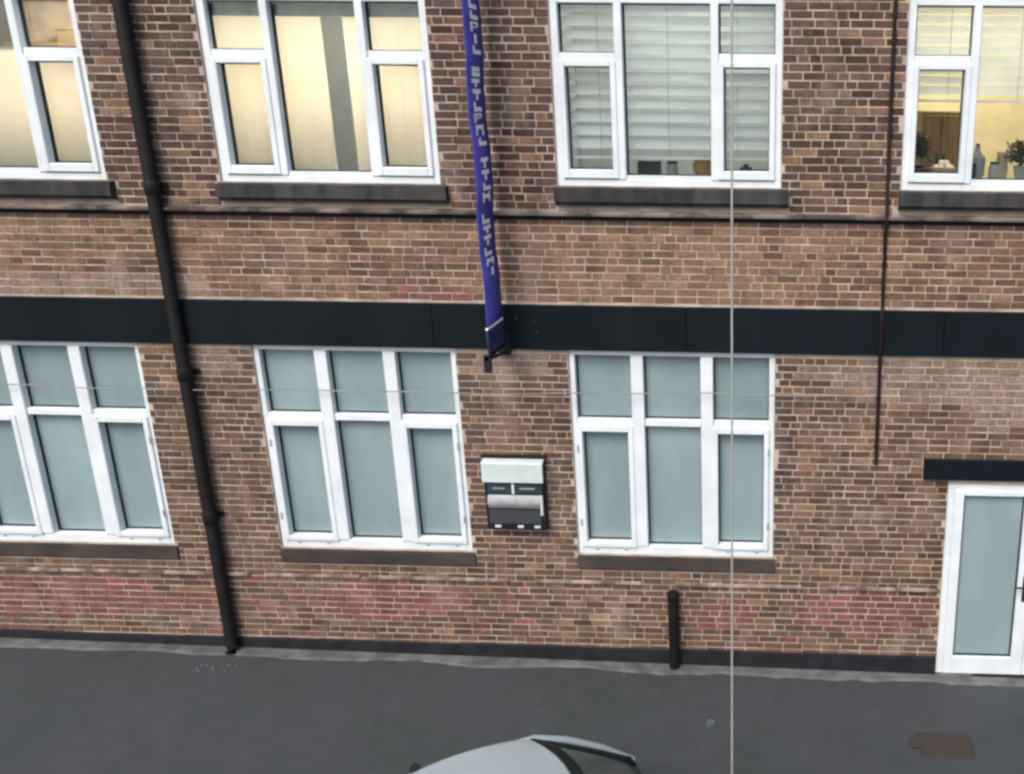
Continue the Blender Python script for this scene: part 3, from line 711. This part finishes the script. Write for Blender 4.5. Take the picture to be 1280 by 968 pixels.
# ------------------------------------------------------------------ marks on the road
t = thing('cover_plate', 'faint rusty brown cover plate set in the dark tarmac', 'manhole cover', (1.5, -1.12, gz(1.5)))
m = MB(); a0, a1 = 1.25, 1.74
def slab(mb, x0, x1, y0, y1, h):
    i = len(mb.v); mb.v += [(x0,y0,gz(x0)),(x1,y0,gz(x1)),(x1,y1,gz(x1)),(x0,y1,gz(x0)),(x0+.01,y0+.01,gz(x0)+h),(x1-.01,y0+.01,gz(x1)+h),(x1-.01,y1-.01,gz(x1)+h),(x0+.01,y1-.01,gz(x0)+h)]
    mb.f += [(i+4,i+5,i+6,i+7),(i,i+1,i+5,i+4),(i+1,i+2,i+6,i+5),(i+2,i+3,i+7,i+6),(i+3,i,i+4,i+7)]
slab(m, a0, a1, -1.30, -.96, .017); obj('plate', m, 'rust', t)
m = MB()
for k in range(5): slab(m, a0+.10+k*.09, a0+.14+k*.09, -1.26, -1.00, .020)
obj('rib', m, 'rust', t)
m = MB(); m.lathe((1.22, -1.12, gz(1.22)+.010), [(.075, 0), (.075, .010), (.045, .012), (.045, .006), (.02, .006), (.02, .014)], 18); obj('lifting_ring', m, 'rust', t)
m = MB(); x, y = -.78, -.99
for (a, b, c, d_) in ((0, .012, 0, .085), (.012, .06, 0, .012), (.012, .05, .037, .048), (.012, .06, .073, .085)): slab(m, x+a-.0, x+b+.02, y+c, y+d_+.014, .008)
tag(obj('paint_mark', m, 'paint', at=(-.78, -.99, gz(-.78))), 'tiny white bracket shaped paint mark on the tarmac left of the hanging cord', 'paint mark')
m = MB()
for k in range(9):
    x, y = -5.95+random.uniform(-.25, .25), -.40+random.uniform(-.09, .09); r = random.uniform(.012, .03)
    slab(m, x-r, x+r*1.4, y-r*.7, y+r*.7, .010+.004)
tag(obj('mortar_crumbs', m, 'crumb', at=(-5.9, -.4, gz(-5.9))), 'scatter of pale crumbs on the tarmac by the drainpipe foot', 'debris', kind='stuff')
m = MB(); slab(m, -1.72, -1.68, -.26, -.23, .024)
tag(obj('litter', m, 'paint', at=(-1.7, -.25, gz(-1.7))), 'small pale scrap of litter close to the wall left of the vent pipe', 'litter')

# ------------------------------------------------------------------ car
HEAD = math.radians(31)
apex_local = Vector((.30, .50, 1.405)); apex_world = Vector((-1.8185, -3.046, 1.405))
base = apex_world - Matrix.Rotation(HEAD, 3, 'Z') @ apex_local; base.z = gz(base.x)
car = thing('parked_car', 'pale silver hatchback standing askew in the street with dark sloping rear glass', 'car', tuple(base))
def cobj(name, mb, m, parent=None):
    o = bpy.data.objects.new(name, mb.mesh(name, MT[m])); C.objects.link(o); o.parent = parent or car; return o
def srf(name, mb, m, parent=None, sub=1, thick=0):
    mb.smooth = True; o = cobj(name, mb, m, parent)
    if sub: s_ = o.modifiers.new('sub', 'SUBSURF'); s_.levels = sub; s_.render_levels = sub
    if thick: q = o.modifiers.new('thick', 'SOLIDIFY'); q.thickness = thick
    return o
# local +x is the rear of the car
st = [(-2.62,.55,.36,.56),(-2.52,.70,.27,.68),(-2.2,.79,.22,.79),(-1.75,.84,.19,.88),(-1.2,.855,.17,.92),(-.4,.86,.17,.93),(.4,.855,.18,.92),(.9,.82,.2,.86),(1.08,.76,.26,.76),(1.18,.62,.38,.60)]
m = MB(); rows = []
for x, hw, zl, zh in st:
    zm = (zl+zh)/2
    ring_ = [(-.86,zl+.02),(-1,zl+.14),(-1.0,zm+.05),(-.97,zh-.09),(-.80,zh),(-.4,zh+.012),(0,zh+.018),(.4,zh+.012),(.80,zh),(.97,zh-.09),(1.0,zm+.05),(1,zl+.14),(.86,zl+.02),(0,zl),(-.86,zl+.02)]
    rows.append([(x, p*hw, q) for p, q in ring_])
m.grid(rows)
m.f.append(tuple(range(0, 14))); m.f.append(tuple(len(m.v)-1-k for k in range(1, 15)))
srf('body', m, 'silver', sub=1)
def roofz(x): return 1.465 - .10*max(0, (-.05-x))**2 - .05*max(0, -.1-x) - .20*max(0, x+.2)**2
m = MB(); rows = []
RX = [-1.05, -1.01, -.8, -.5, -.2, .05, .20, .30, .345]
for x in RX:
    hw = .56 - .035*abs(x+.3) - (.03 if x in (RX[0], RX[-1]) else 0)
    row = []
    for v in (-1.06, -1, -.85, -.5, 0, .5, .85, 1, 1.06):
        dz = -.030*abs(v)**2.2 - (.05 if abs(v) > 1 else 0)
        bow = .11*(1-abs(v)**2) if x > .15 else (-.07*(1-abs(v)**2) if x < -.95 else 0)
        row.append((x+bow, v*hw, roofz(x)+dz))
    rows.append(row)
m.grid(rows); srf('roof', m, 'silver', sub=2, thick=.02)
def panel(name, mm, c00, c01, c10, c11, bow=.06, nu=8, nv=6, thick=.008, f0=0., f1=1., g0=0., g1=1., lift=0, xb=0):
    c00, c01, c10, c11 = map(Vector, (c00, c01, c10, c11)); rows = []
    nrm = (c01-c00).cross(c10-c00).normalized()
    if nrm.z < 0 and abs(nrm.z) > .2: nrm = -nrm
    for a in range(nv+1):
        u = f0+(f1-f0)*a/nv; row = []
        for b in range(nu+1):
            v = g0+(g1-g0)*b/nu
            p = (c00*(1-v)+c01*v)*(1-u)+(c10*(1-v)+c11*v)*u
            p.x += xb*4*v*(1-v)*(1-u)
            row.append(p + nrm*(bow*(4*v*(1-v))*.5 + bow*4*u*(1-u)*.35 + lift))
        rows.append(row)
    q = MB(); q.grid(rows); return srf(name, q, mm, sub=0, thick=thick)
ws = ((.31, -.50, 1.405), (.31, .50, 1.405), (1.10, -.64, .83), (1.10, .64, .83))
panel('rear_window', 'carglass', *ws, .05, xb=.12)
panel('header_band', 'frit', *ws, .05, f0=.0, f1=.14, lift=.006, xb=.12)
for g0, g1 in ((-.02, .07), (.93, 1.02)):
    panel('side_band', 'frit', *ws, .05, nu=2, f0=.13, f1=1, g0=g0, g1=g1, lift=.006, xb=.12)
panel('windscreen', 'carglass', (-1.78, -.66, .90), (-1.78, .66, .90), (-1.07, -.50, 1.37), (-1.07, .50, 1.37), .08)
for sgn in (-1, 1):
    q = MB(); q.tube([(.20, sgn*.525, 1.40), (.34, sgn*.53, 1.385), (.58, sgn*.575, 1.245), (.86, sgn*.635, 1.03), (1.12, sgn*.69, .78)], [.020, .028, .034, .036, .038], 10); cobj('rear_pillar', q, 'silver')
    q = MB(); q.tube([(-1.0, sgn*.53, 1.38), (-1.35, sgn*.60, 1.18), (-1.82, sgn*.70, .88)], [.03, .036, .04], 10); cobj('front_pillar', q, 'silver')
    q = MB(); q.tube([(-.45, sgn*.575, 1.42), (-.42, sgn*.78, .92)], .035, 8); cobj('centre_pillar', q, 'frit')
    for a, b, c, d_ in ((-.42, .26, -.40, .72), (-1.02, -.48, -1.70, -.46)):
        P4 = ((a, sgn*.57, 1.40), (b, sgn*.555, 1.385), (c, sgn*.785, .93), (d_, sgn*.77, .925))
        panel('side_window', 'carglass', *P4, .02)
    q = MB(); q.lathe((-1.45, sgn*.92, .76), [(.02, 0), (.085, .03), (.09, .09), (.05, .13)], 14); cobj('mirror', q, 'silver')
    for wx in (-1.85, .62):
        q = MB(); q.tube([(wx, sgn*.70, .31), (wx, sgn*.705, .31), (wx, sgn*.865, .31), (wx, sgn*.87, .31)], [.26, .31, .31, .26], 28); wheel = cobj('wheel', q, 'tyre')
        q = MB(); q.tube([(wx, sgn*.80, .31), (wx, sgn*.873, .31), (wx, sgn*.876, .31)], [.20, .20, .05], 20); cobj('rim', q, 'chrome', wheel)
        q = MB(); q.tube([(wx, sgn*.60, .33), (wx, sgn*.866, .33)], .37, 28); cobj('wheel_arch', q, 'frit')
    q = MB(); q.lathe((-2.46, sgn*.56, .58), [(.03, -.06), (.12, -.02), (.13, .03), (.06, .08)], 16); cobj('headlight', q, 'lens')
    q = MB(); q.box(1.04, 1.15, sgn*.60-.07, sgn*.60+.07, .46, .58); bevel(cobj('tail_light', q, 'red'), .02, 2)
    for dx in (-1.0, -.05):
        q = MB(); q.box(dx-.10, dx+.10, sgn*.865-.012, sgn*.865+.012, .79, .815); bevel(cobj('door_handle', q, 'silver'), .006)
car.rotation_euler.z = HEAD
